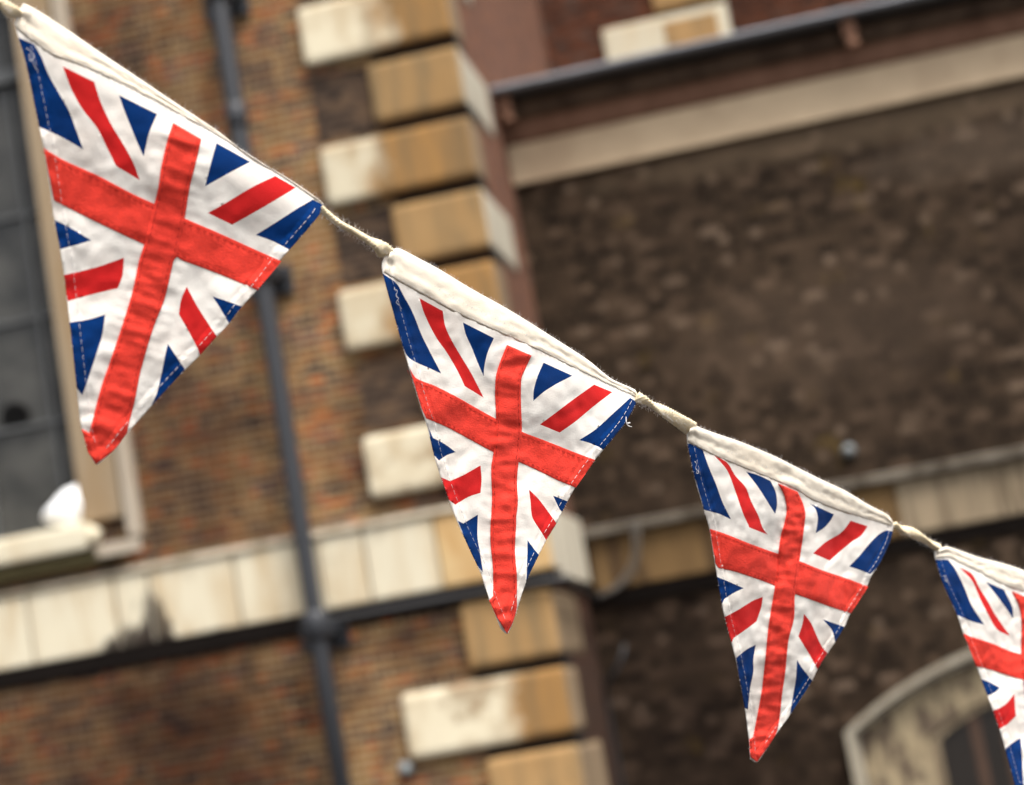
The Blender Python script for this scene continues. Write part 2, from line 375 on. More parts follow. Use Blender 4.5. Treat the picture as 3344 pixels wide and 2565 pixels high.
for x in (-1.93, .45, 2.8, 5.2):
    mb = MB(); mb.box(x-.045, x+.045, YB-.30, YB-.222, 5.76, 5.892, 0, .012)
    mb.tube([(x, YB-.26, 5.77), (x+.01, YB-.26, 5.70)], [.035, .05], 8)
    mb.build('gutter_bracket', M_redm, BLD)

# arched window in the recessed wall
AX, AZ, HW = .90, 1.255, 1.375       # centre, springing height, half span of the hood
def arcpts(hw, rise, zs, n=22):
    Rr = (hw*hw+rise*rise)/(2*rise); zc = zs+rise-Rr; a = math.asin(hw/Rr)
    return [(AX+Rr*sin(-a+2*a*i/n), zc+Rr*cos(-a+2*a*i/n)) for i in range(n+1)]
def archband(mb, outer, inner, y0, y1, zb, mi=0, piece=None):
    """solid arch frame between two arcs, legs down to zb"""
    o = [(outer[0][0], zb)]+outer+[(outer[-1][0], zb)]
    i_ = [(inner[0][0], zb)]+inner+[(inner[-1][0], zb)]
    n = len(o)
    for k in range(n-1):
        q = [o[k], o[k+1], i_[k+1], i_[k]]
        v = [(a, y0, b) for a, b in q]+[(a, y1, b) for a, b in q]
        mb.add(v, [(3, 2, 1, 0), (4, 5, 6, 7), (0, 1, 5, 4), (2, 3, 7, 6)], mi)
AW = bpy.data.objects.new('arched_window', None)
me = bpy.data.meshes.new('arched_window')
mb = MB()
archband(mb, arcpts(HW-.085, .37, AZ-.03), arcpts(.86, .24, AZ-.13), YB-.05, YB+.25, .55)
AW = mb.build('arched_window', M_arch, BLD); tag(AW, 'segmental arched window with pale stone surround and grey hood mould')
mb = MB()
archband(mb, arcpts(HW, .43, AZ), arcpts(HW-.05, .40, AZ-.015), YB-.15, YB+.05, .55)
archband(mb, arcpts(HW-.052, .398, AZ-.016), arcpts(HW-.08, .375, AZ-.03), YB-.10, YB+.05, .55)
mb.build('hood_mould', M_hood, AW)
mb = MB()
archband(mb, arcpts(.858, .238, AZ-.132), arcpts(.79, .22, AZ-.15), YB-.03, YB+.20, .55)
mb.build('stone_reveal', M_bandB, AW)
M_wood = plain('dark_brown_wood', (.055, .028, .016), .6, .4, .3, 12)
M_glass = plain('dark_glass', (.012, .009, .007), .35, .5, .3, 3)
mb = MB()
for x in (AX-.74, AX-.28, AX+.28, AX+.74): mb.box(x-.045, x+.045, YB-.012+.0, YB-.004, .56, 1.16) if False else None
archband(mb, arcpts(.787, .218, AZ-.152), arcpts(.70, .19, AZ-.2), YB+.0, YB+.10, .56)
for x in (AX-.55, AX-.35, AX+.35): mb.box(x-.035, x+.035, YB-.01, YB+.08, .56, 1.22)
mb.build('frame', M_wood, AW)
mb = MB(); g = arcpts(.785, .216, AZ-.155); pts = [(g[0][0], .56)]+g+[(g[-1][0], .56)]
n_ = len(pts)
mb.add([(a, YB-.003, b) for a, b in pts]+[(a, YB-.001, b) for a, b in pts], [tuple(range(n_))[::-1], tuple(range(n_, 2*n_))])
mb.build('pane', M_glass, AW)

# tall window of the front wing
mb = MB()
for sgn, x0, x1 in ((1, -4.87, -4.60), (-1, -7.07, -6.80)):
    mb.box(x0, x1, YA-.05, YA+.35, 3.36, 7.4, 0, .012)
WIN = mb.build('window', M_arc, BLD); tag(WIN, 'tall dark window with stone architrave and pale sill')
mb = MB()
for x0, x1 in ((-4.578, -4.49), (-7.18, -7.092)):
    mb.box(x0, x1, YA-.075, YA+.05, 3.22, 7.6, 0, .012)
mb.box(-7.09, -4.58, YA-.06, YA+.1, 7.402, 7.6, 0, .012)
mb.build('architrave_moulding', M_arcl, WIN)
mb = MB()
mb.box(-7.0, -4.80, YA-.15, YA+.5, 3.185, 3.355, 0, .03)
mb.box(-7.0, -4.74, YA-.06, YA-.005, 3.30, 3.42, 0, .02) if False else None
mb.tube([(-4.80, YA-.12, 3.27), (-4.74, YA-.12, 3.25)], [.06, .045], 10)
mb.build('sill', M_light, WIN)
mb = MB(); mb.prism([(YA-.075, 3.182), (YA-.10, 3.15), (YA-.11, 3.10), (YA-.04, 3.09), (YA-.0, 3.09), (YA-.0, 3.182)], -7.0, -4.62)
mb.box(-4.78, -4.48, YA-.125, YA-.112, 3.12, 3.20, 1, .004)
mb.build('sill_moulding', [M_moss, M_arcl], WIN)
# glazing
m_, n, b = newmat('window_glass', .25, .5)
oc = objco(n); v = node(n, 'ShaderNodeTexVoronoi'); v.inputs['Scale'].default_value = 4.5; n.links.new(scaled(n, oc, (1, 1, 1.3)), v.inputs['Vector'])
c = mix(n, ramp(n, nz(n, oc, 3.2, 5, .65), [(.3, (0, 0, 0)), (.75, (1, 1, 1))]).outputs[0], (.012, .012, .011), (.080, .077, .068))
n.links.new(c, b.inputs['Base Color']); M_wgl = m_
mb = MB(); mb.box(-6.8, -4.87, YA+.26, YA+.27, 3.36, 7.4); mb.build('pane', M_wgl, WIN)
M_gbar = plain('grey_glazing_bar', (.085, .088, .09), .6, .4, .2, 10)
mb = MB()
for x in (-5.07, -5.55, -6.03, -6.5): mb.box(x-.012, x+.012, YA+.215, YA+.258, 3.36, 7.39)
for zz in (3.39, 4.1, 4.8, 5.5, 6.9): mb.box(-6.79, -4.88, YA+.222, YA+.259, zz-.012, zz+.012)
mb.box(-6.79, -4.88, YA+.18, YA+.259, 6.40, 6.49)
mb.build('glazing_bar', M_gbar, WIN)
# round vent in the pane
M_black = plain('black_opening', (.003, .003, .003), .9, .1)
mb = MB(); mb.tube([(-5.335, YA+.235, 4.18), (-5.335, YA+.255, 4.18)], .095, 24)
mb.build('vent_opening', M_black, WIN)

# ------------------------------------------------------------------ things fixed to the walls
PX, PY = -3.425, YA-.20
DP = empty('drainpipe', (PX, PY, 0), 'dark grey cast iron drainpipe running down the brown brick wall', 'drainpipe')
mb = MB(); mb.tube([(PX, PY, zz) for zz in (10.2, 8, 6.5, 4.6, 2.4, .05)], [.062, .062, .062, .059, .056, .056], 20); mb.build('pipe', M_pipe, DP, True)
for zz, wd in ((8.4, .08), (6.52, .085), (5.66, .070), (4.66, .09), (2.42, .085), (.7, .085)):
    mb = MB(); mb.tube([(PX, PY, zz+.12), (PX, PY, zz+.10), (PX, PY, zz-.04), (PX, PY, zz-.06)], [wd-.012, wd, wd, wd-.02], 20)
    c_ = mb.build('collar', M_pipe, DP, True)
    if wd > .075:
        mb = MB()
        mb.box(PX-.15, PX+.15, YA-.035, YA-.003 if zz > 3 or zz < 2 else YA-.003, zz-.11, zz+.08, 0, .008)
        mb.box(PX-.105, PX-.06, PY, YA-.03, zz-.03, zz+.05); mb.box(PX+.06, PX+.105, PY, YA-.03, zz-.03, zz+.05)
        for s_ in (-1, 1): mb.tube([(PX+s_*.13, YA-.035, zz+.01), (PX+s_*.13, YA-.055, zz+.01)], .018, 8)
        mb.build('wall_bracket', M_pipe, DP)

def smoothline(pts, n=8):
    out = []
    P = [Vector(p) for p in pts]
    for i in range(len(P)-1):
        p0 = P[max(i-1, 0)]; p1 = P[i]; p2 = P[i+1]; p3 = P[min(i+2, len(P)-1)]
        for k in range(n):
            t = k/n
            out.append(.5*((2*p1)+(p2-p0)*t+(2*p0-5*p1+4*p2-p3)*t*t+(3*p1-p0-3*p2+p3)*t**3))
    out.append(P[-1]); return out
M_cable = plain('black_cable', (.014, .014, .016), .5, .4)
M_gcable = plain('grey_cable', (.13, .115, .10), .6, .4)
mb = MB(); mb.tube(smoothline([(PX-.02, YA-.10, 2.49), (-3.3, YA-.09, 2.475), (-2.6, YA-.08, 2.475), (-1.93, YA-.085, 2.468), (-1.91, YA+.1, 2.45), (-1.91, YB-.13, 2.40)]), .022, 8)
tag(mb.build('cable', M_cable, None, True), 'black cable running from the drainpipe along the underside of the pale stone band', 'cable')
CB = None
mb = MB()
for dx in (0, .035):
    mb.tube(smoothline([(-1.60+dx, YB-.16, 2.86), (-1.60+dx, YB-.15, 2.74), (-1.64+dx, YB-.13, 2.60), (-1.72+dx*1.3, YB-.12, 2.50), (-1.83+dx, YB-.11, 2.43), (-1.93, YB-.10, 2.41)]), .010, 8)
tag(mb.build('cable', M_gcable, None, True), 'pair of slack pale grey cables looping over the stone band near the corner', 'cable')
mb = MB(); mb.tube(smoothline([(-1.80, YB-.05, 2.06), (-1.83, YB-.10, 1.98), (-1.90, YB-.11, 1.88), (-1.97, YB-.08, 1.80), (-1.985, YB-.03, 1.6), (-1.985, YB-.02, .1)]), .014, 8)
tag(mb.build('cable', M_cable, None, True), 'dark bent cable in the shadowed corner below the stone band', 'cable')
M_fit = plain('grey_metal_fitting', (.17, .185, .19), .65, .3)
def fitting(x, y, z, label):
    e = empty('wall_fitting', (x, y, z), label, 'wall fitting', None)
    mb = MB(); mb.tube([(x, y, z), (x, y-.02, z)], .052, 14); mb.build('base_plate', M_cable, e)
    mb = MB(); mb.tube([(x, y-.02, z), (x, y-.05, z), (x, y-.075, z), (x, y-.088, z)], [.045, .043, .03, .008], 14); mb.build('dome', M_fit, e, True)
    return e
fitting(-.098, YB-.002, 3.061, 'small round grey fitting on the dark brick above the stone band')
fitting(-3.062, YA-.002, 1.511, 'small round grey fitting on the brown brick beside the lower corner stones')
# bright white shape of unknown kind on the ledge of the tall window
M_white = plain('bright_white', (.93, .94, .95), .4, .5, .02)
bm = bmesh.new(); bmesh.ops.create_icosphere(bm, subdivisions=4, radius=1)
for q in bm.verts:
    p = q.co.copy(); nn = noise.noise(p*1.7)*.12+noise.noise(p*5)*.04
    t = (p.x+1)/2
    p = p*(1+nn)
    q.co = Vector((-4.98+p.x*.16, YA+.0+p.y*.08, 3.45+p.z*(.06+.105*t)+.06*t))
me = bpy.data.meshes.new('white_shape'); bm.to_mesh(me); bm.free()
tag(link('white_shape', me, M_white, None, True), 'bright white rounded shape of unknown kind on the ledge in the corner of the tall window', 'bag')

# ------------------------------------------------------------------ bunting
# cloth materials
def cloth_mat(name, c, blotch=None, bamt=.4, rough=.92, weave=.25, trans=.12, heather=0):
    m_, n, b = newmat(name, rough, .02)
    oc = objco(n)
    col = mix(n, nz(n, oc, 160, 3, .6), tuple(x*.93 for x in c), tuple(min(1, x*1.05) for x in c))
    if heather:
        col = mix(n, ramp(n, nz(n, scaled(n, oc, (1, 1, 3)), 420, 2, .7), [(.4, (0, 0, 0)), (.75, (heather,)*3)]).outputs[0], col, (.45, .035, .035))
    if blotch:
        col = mix(n, ramp(n, nz(n, oc, 26, 4, .55), [(.45, (0, 0, 0)), (.72, (bamt,)*3)]).outputs[0], col, blotch)
    n.links.new(col, b.inputs['Base Color'])
    b.inputs['Sheen Weight'].default_value = .06; b.inputs['Sheen Roughness'].default_value = .5
    k = nz(n, oc, 900, 2, .6); k2 = nz(n, scaled(n, oc, (1, 1, 6)), 500, 2)
    ad = node(n, 'ShaderNodeMath', operation='ADD'); n.links.new(k, ad.inputs[0]); n.links.new(k2, ad.inputs[1])
    bump(n, ad.outputs[0], b, weave, .0006)
    if trans:
        tr = node(n, 'ShaderNodeBsdfTranslucent'); n.links.new(col, tr.inputs[0])
        ms = node(n, 'ShaderNodeMixShader'); ms.inputs[0].default_value = trans
        n.links.new(b.outputs[0], ms.inputs[1]); n.links.new(tr.outputs[0], ms.inputs[2])
        n.links.new(ms.outputs[0], n.nodes['Material Output'].inputs[0])
    return m_
M_cw = cloth_mat('white_cotton', (.90, .865, .81), (.80, .69, .61), .5)
M_cr = cloth_mat('red_print', (.60, .020, .020), (.50, .012, .015), .5, trans=.05)
M_cb = cloth_mat('blue_print', (.0015, .029, .14), (.001, .016, .082), .6, trans=.03)
M_rb = cloth_mat('red_ribbon', (.79, .056, .036), (.64, .042, .03), .5, weave=.5, trans=.04, heather=.35)
M_sl = cloth_mat('cream_tape', (.88, .81, .69), (.80, .68, .53), .4, trans=.2)
M_cord = cloth_mat('cream_cord', (.86, .73, .50), (.70, .54, .34), .4, weave=.6, trans=.05)
M_th = plain('white_thread', (.58, .56, .56), .8, .2, .05)
M_rth = plain('dark_red_thread', (.30, .012, .012), .8, .2, .1)

def Z(ox, oy, s, pts): return [(ox+a/s, oy+b/s) for a, b in pts]
za = lambda *p: Z(0, 0, 1.9536, p)
zb = lambda *p: Z(0, 850, 1.9536, p)
zc = lambda *p: Z(1100, 850, 1.9536, p)
zd = lambda *p: Z(1100, 1700, 1.942, p)
ze = lambda *p: Z(2220, 850, 1.9484, p)
zg = lambda *p: Z(2600, 1400, 2.943, p)
zh = lambda *p: Z(2220, 1700, 1.942, p)

FLAGS = []; PLANES = []
# every flag: depths (left corner, right corner, tip), top edge L->R, right edge down to the tip, left edge tip->up, sleeve's lower seam, printed shapes, ribbons
FLAGS.append(dict(
    dl=1.17, dr=1.276, dt=1.215,
    top=za((125,60),(150,22),(270,88),(430,193),(650,345),(900,512),(1150,680),(1400,848),(1600,1005),(1800,1118),(1990,1243),(2062,1300)),
    right=za((2030,1380),(1850,1590))+zb((1785,0),(1640,190),(1540,300),(1460,405),(1380,490),(1280,600),(1165,715),(970,925),(815,1100),(730,1210),(650,1285)),
    tip=zb((612,1303)),
    left=zb((565,1230),(520,1070),(495,860),(445,400),(410,100))+za((385,1600),(345,1390),(320,1210),(280,950),(250,810),(160,380),(120,250),(92,150)),
    seam=za((100,175),(200,262),(330,352),(500,415),(700,500),(900,600),(1100,705),(1400,870),(1700,1060),(2050,1292)),
    blue=[za((112,240),(215,285),(260,360),(310,480),(400,640),(440,710),(480,820),(530,955),(480,925),(380,870),(245,810),(155,380)),
          za((758,610),(1000,730),(950,850),(915,1000),(870,900),(830,800),(790,700)),
          za((1380,915),(1595,1035),(1460,1105),(1308,1190),(1340,1060)),
          za((1995,1275),(2060,1310),(2040,1380),(1855,1600),(1740,1540),(1630,1500),(1760,1420),(1900,1330)),
          za((348,1405),(440,1450),(580,1535),(480,1565),(378,1592)),
          zb((435,400),(560,380),(670,348),(650,480),(600,640),(560,760),(525,860),(490,815)),
          zb((1355,232),(1440,260),(1550,300),(1465,412),(1440,370),(1400,300)),
          zb((1070,535),(1120,610),(1175,690),(1175,725),(962,930),(1000,850),(1030,720),(1055,600))],
    red=[za((400,425),(600,525),(640,650),(700,780),(790,930),(850,1040),(890,1150),(740,1060),(690,960),(620,820),(520,690),(450,560)),
         za((1755,1125),(1885,1200),(1700,1310),(1480,1435),(1325,1360),(1450,1290),(1600,1200)),
         zb((400,97),(600,50),(790,-15),(780,100),(750,180),(600,215),(432,262)),
         zb((1190,170),(1260,300),(1370,470),(1388,492),(1275,610),(1265,575),(1200,450),(1140,345),(1155,250))],
    vL=za((1105,785),(1070,890),(1030,1060),(1010,1200),(985,1300),(950,1440),(920,1560))+zb((885,10),(845,200),(785,400),(705,640),(640,830),(570,1105),(520,1075),(560,1225)),
    vR=za((1285,890),(1245,1060),(1210,1200),(1180,1390),(1130,1640))+zb((1110,0),(1050,250),(980,430),(900,700),(860,900),(815,1075),(815,1098),(730,1210)),
    hT=za((278,945),(400,1020),(620,1120),(850,1240),(980,1300),(1180,1395),(1400,1490),(1620,1590),(1795,1668)),
    hB=za((345,1280),(600,1410),(920,1560),(1120,1635))+zb((1160,0),(1400,90),(1645,192)),
    zig=None))
FLAGS.append(dict(
    dl=1.31, dr=1.442, dt=1.375,
    top=[(1255,838),(1281,817),(1302,812),(1367,845),(1438,883)]+zc((850,180),(1100,320),(1400,508),(1600,638),(1750,758),(1900,828),(1922,870)),
    right=zc((1900,930),(1830,1050),(1700,1210),(1640,1280),(1520,1450),(1440,1600))+zd((1385,30),(1330,120),(1275,230),(1200,390),(1140,570),(1112,660)),
    tip=zd((1080,718)),
    left=zd((1040,690),(1010,610),(970,510),(915,340),(850,200),(765,10))+zc((670,1400),(620,1240),(580,1070),(540,950),(480,750),(430,580),(360,330),(295,90),(288,30)),
    seam=zc((300,78),(380,128),(560,228),(780,348),(1000,448),(1250,558),(1500,680),(1750,800),(1905,872)),
    blue=[zc((290,85),(380,150),(420,220),(480,330),(540,480),(600,600),(665,725),(590,690),(480,640),(435,590),(355,330)),
          zc((803,398),(1000,498),(960,590),(940,680),(935,740),(900,660),(860,560),(820,470)),
          zc((1318,655),(1500,738),(1400,790),(1320,840),(1252,898),(1255,830),(1280,740)),
          zc((1870,880),(1912,905),(1890,960),(1840,1045),(1705,1212),(1620,1170),(1545,1148),(1650,1080),(1760,980)),
          zc((583,1070),(612,1135),(680,1170),(757,1225),(700,1245),(650,1280),(615,1240)),
          zd((765,2),(800,20),(893,-37),(890,100),(905,200),(925,328),(900,300),(845,200)),
          zc((1378,1503),(1480,1542),(1440,1610),(1420,1590)),
          zd((1208,125),(1240,170),(1290,232),(1200,410),(1205,280),(1207,200))],
    red=[zc((525,243),(675,325),(690,420),(730,510),(800,630),(860,730),(935,878),(815,805),(770,710),(700,590),(630,490),(560,350)),
         zc((1640,795),(1755,843),(1640,930),(1520,1030),(1420,1100),(1295,1048),(1400,970),(1520,880)),
         zc((662,1385),(720,1410),(800,1375),(915,1310),(922,1400),(915,1485),(840,1510),(755,1560),(712,1525)),
         zc((1225,1465),(1290,1530),(1402,1682),(1395,1712),(1338,1795),(1300,1730),(1245,1640),(1235,1550))],
    vL=zc((1085,540),(1045,640),(1015,740),(1010,860),(1015,1010),(1000,1220),(985,1330),(990,1500),(985,1640))+zd((975,20),(975,150),(990,300),(992,480),(966,508),(1010,608)),
    vR=zc((1243,610),(1205,690),(1178,760),(1175,900),(1180,1100),(1160,1290),(1150,1400),(1155,1550),(1145,1640))+zd((1138,20),(1130,200),(1142,350),(1142,500),(1140,565),(1115,650)),
    hT=zc((463,690),(510,755),(620,800),(760,870),(900,950),(1010,1010),(1180,1095),(1350,1160),(1500,1220),(1648,1275)),
    hB=zc((540,945),(570,1010),(700,1065),(850,1145),(1000,1225),(1165,1290),(1300,1350),(1400,1400),(1525,1452)),
    zig=zc((600,130),(800,255),(1000,350),(1200,452),(1400,560),(1600,655),(1750,740))))
FLAGS.append(dict(
    dl=1.477, dr=1.637, dt=1.555,
    top=ze((45,1110),(70,1062),(100,1053),(130,1068),(240,1108),(400,1163),(600,1248),(750,1323),(900,1398),(1050,1468),(1200,1558))+zg((860,820),(895,850),(932,905)),
    right=zg((930,960),(902,1080),(810,1280),(720,1420))+zh((1180,430),(1080,590),(1045,670),(985,770),(930,850),(875,940),(830,1030),(700,1230),(600,1370),(530,1480)),
    tip=zh((490,1532)),
    left=zh((447,1515),(440,1400),(415,1200),(360,900),(330,780),(295,650),(270,540),(245,400),(225,280),(190,60))+ze((155,1590),(100,1400),(50,1170)),
    seam=ze((48,1155),(200,1235),(330,1292))+zg((0,588),(130,675),(400,785),(650,860),(915,935)),
    blue=[ze((45,1168),(90,1170),(140,1195),(180,1310),(230,1430),(270,1540),(325,1650),(250,1615),(155,1590),(100,1400)),
          ze((420,1345),(500,1370),(575,1405),(610,1480),(617,1560),(605,1615),(570,1560),(500,1450)),
          zg((130,720),(360,825),(330,880),(270,950),(185,1005),(200,920),(205,850),(180,770)),
          zg((865,980),(930,990),(915,1060),(905,1090),(810,1290),(712,1400),(610,1360),(508,1325),(600,1230),(700,1110),(790,1020)),
          zh((238,360),(300,385),(403,430),(340,460),(280,500),(262,540)),
          zh((355,872),(420,820),(480,788),(465,880),(465,960),(445,1060),(430,1200),(413,1190)),
          zh((905,627),(970,650),(1050,678),(985,780),(965,700)),
          zh((742,885),(770,930),(842,1020),(695,1240),(715,1120),(735,1000))],
    red=[ze((218,1243),(300,1290),(350,1370),(420,1450),(450,1530),(500,1630),(524,1700))+zh((555,90),(440,45))+ze((400,1610),(355,1480),(300,1340)),
         zg((520,885),(685,940),(620,1030),(530,1090),(420,1180),(320,1270),(160,1200),(270,1100),(400,1020),(460,970)),
         zh((285,612),(380,560),(460,510),(525,485),(515,550),(485,640),(420,690),(340,745),(325,780)),
         zh((785,592),(830,650),(870,740),(900,800),(942,850),(875,950),(820,850),(750,735),(775,660))],
    vL=ze((625,1420),(665,1500),(680,1590),(665,1676))+zh((640,100),(625,215),(605,410),(580,560),(560,700),(545,860),(520,1080),(495,1220),(465,1375),(440,1390),(447,1500)),
    vR=ze((750,1475),(785,1550),(800,1620),(795,1670))+zh((780,120),(760,250),(730,480),(725,620),(690,760),(670,960),(650,1100),(630,1280),(605,1365),(530,1478)),
    hT=zh((190,53),(300,90),(450,150),(630,215),(765,260),(900,315),(1050,365),(1195,420)),
    hB=zh((225,272),(245,302),(350,325),(500,375),(605,415),(740,470),(850,510),(960,550),(1085,590)),
    zig=zg((0,515),(150,560),(300,630),(500,720),(700,800),(850,870))))
FLAGS.append(dict(
    dl=1.675, dr=1.80, dt=1.735,
    top=zg((1328,1185),(1345,1168),(1400,1150),(1440,1135),(1530,1160),(1750,1238),(2000,1303),(2190,1368))+[(3400,1890),(3480,1925),(3560,1965),(3636,2010)],
    right=[(3640,2025),(3590,2160),(3540,2330),(3500,2480),(3460,2640),(3440,2720)],
    tip=[(3425,2765)],
    left=[(3405,2740),(3370,2650),(3344,2585)]+zh((2130,1690),(2060,1430),(2030,1330),(1980,1190),(1910,1000),(1885,930),(1800,720),(1760,600),(1670,400),(1622,250)),
    seam=zh((1625,240),(1700,235),(1760,262),(1900,330),(2050,408),(2183,455),(2400,530),(2740,630)),
    blue=[zh((1618,248),(1700,250),(1745,310),(1800,420),(1850,540),(1930,662),(1850,640),(1755,600),(1668,400)),
          zh((1940,390),(2055,440),(2090,510),(2110,560),(2113,625),(2070,560),(2010,480)),
          zh((2300,540),(2400,585),(2330,640),(2285,690),(2290,610)),
          zh((2700,640),(2770,640),(2680,880),(2600,860),(2520,850),(2610,760)),
          zh((1908,1005),(1960,1025),(2028,1060),(2000,1090),(1945,1112)),
          zh((2062,1450),(2110,1410),(2160,1380),(2170,1500),(2180,1680),(2215,1800),(2180,1780),(2125,1680))],
    red=[zh((1770,298),(1850,340),(1900,430),(1950,510),(2000,600),(2095,735),(2010,690),(1950,590),(1900,490),(1850,380)),
         zh((2500,610),(2590,640),(2440,780),(2370,850),(2280,810),(2380,730)),
         zh((1975,1212),(2060,1170),(2120,1100),(2125,1180),(2130,1240),(2080,1290),(2018,1328))],
    vL=zh((2105,450),(2150,540),(2168,650),(2165,860),(2185,1050),(2200,1300),(2225,1600),(2250,1850),(2290,1960)),
    vR=zh((2235,500),(2275,600),(2290,720),(2290,900),(2305,1100),(2320,1300),(2340,1600),(2350,1850),(2380,1960)),
    hT=zh((1798,715),(1840,735),(1980,780),(2100,830),(2200,858),(2400,920),(2670,990)),
    hB=zh((1880,925),(1980,950),(2100,990),(2190,1013),(2400,1080),(2620,1150)),
    zig=None))

def densify(pts, step):
    out = []
    for a, b in zip(pts, pts[1:]):
        n = max(1, int((b-a).length/step)); out += [a.lerp(b, k/n) for k in range(n)]
    out.append(pts[-1]); return out
def curve2(pts, step=.0015, closed=False, corner=32):
    """smooth 2D line through the points, sharp where it turns by more than `corner` degrees"""
    P = [Vector(p) for p in pts]; n = len(P); T = []
    segs = n if closed else n-1
    def d(i):
        i %= n; return P[(i+1) % n]-P[i]
    sharp = []
    for i in range(n):
        if not closed and i in (0, n-1): sharp.append(True); continue
        a, b = d(i-1), d(i)
        sharp.append(a.length < 1e-7 or b.length < 1e-7 or a.angle(b) > R(corner))
    out = []
    for i in range(segs):
        p1, p2 = P[i], P[(i+1) % n]; s = p2-p1
        m1 = s if sharp[i] else (P[(i+1) % n]-P[i-1])*.5
        m2 = s if sharp[(i+1) % n] else (P[(i+2) % n]-P[i])*.5
        L = s.length
        if m1.length > L: m1 = m1.normalized()*L
        if m2.length > L: m2 = m2.normalized()*L
        k = max(1, int(L/step))
        for j in range(k):
            t = j/k; t2 = t*t; t3 = t2*t
            out.append(p1*(2*t3-3*t2+1)+m1*(t3-2*t2+t)+p2*(-2*t3+3*t2)+m2*(t3-t2))
    if not closed: out.append(P[-1])
    return out
import numpy as np
def inside(px, py, poly):
    X = np.array([p[0] for p in poly]); Y = np.array([p[1] for p in poly]); r = np.zeros(len(px), bool)
    X2 = np.roll(X, -1); Y2 = np.roll(Y, -1)
    for a, b, c, d_ in zip(X, Y, X2, Y2):
        if b == d_: continue
        k = ((b > py) != (d_ > py)) & (px < (c-a)*(py-b)/(d_-b)+a); r ^= k
    return r
def edist(p, line):
    """distance from a point to a polyline (numpy)"""
    A = line[:-1]; B = line[1:]; d_ = B-A; L = (d_**2).sum(1)+1e-16
    t = np.clip(((p-A)*d_).sum(1)/L, 0, 1); q = A+d_*t[:, None]
    return sqrt(((q-p)**2).sum(1).min())
def sheet(outline, shapes, step):
    """triangulate a cloth outline so that the printed shapes' edges are mesh edges; returns verts, tris, shape index per tri"""
    V = []; E = []
    def loop(L):
        b = len(V); V.extend(L); n = len(L); E.extend([(b+i, b+(i+1) % n) for i in range(n)])
    loop(outline)
    for s_ in shapes: loop(s_)
    xs = [p[0] for p in outline]; ys = [p[1] for p in outline]
    gx, gy = np.meshgrid(np.arange(min(xs), max(xs), step), np.arange(min(ys), max(ys), step*.87))
    gx[1::2] += step/2
    gx = gx.ravel(); gy = gy.ravel(); gx = gx+np.array([random.uniform(-1, 1) for _ in gx])*step*.12
    k = inside(gx, gy, outline)
    V.extend([Vector((a, b)) for a, b in zip(gx[k], gy[k])])
    vo, eo, fo, _, _, _ = geometry.delaunay_2d_cdt([Vector(v) for v in V], E, [], 0, 1e-6)
    vo = [Vector(v) for v in vo]
    cx = np.array([sum(vo[i][0] for i in f)/3 for f in fo]); cy = np.array([sum(vo[i][1] for i in f)/3 for f in fo])
    ins = inside(cx, cy, outline); idx = np.full(len(fo), -1)
    for j, s_ in enumerate(shapes): idx[inside(cx, cy, s_)] = j
    keep = [i for i in range(len(fo)) if ins[i]]
    return vo, [fo[i] for i in keep], [int(idx[i]) for i in keep]

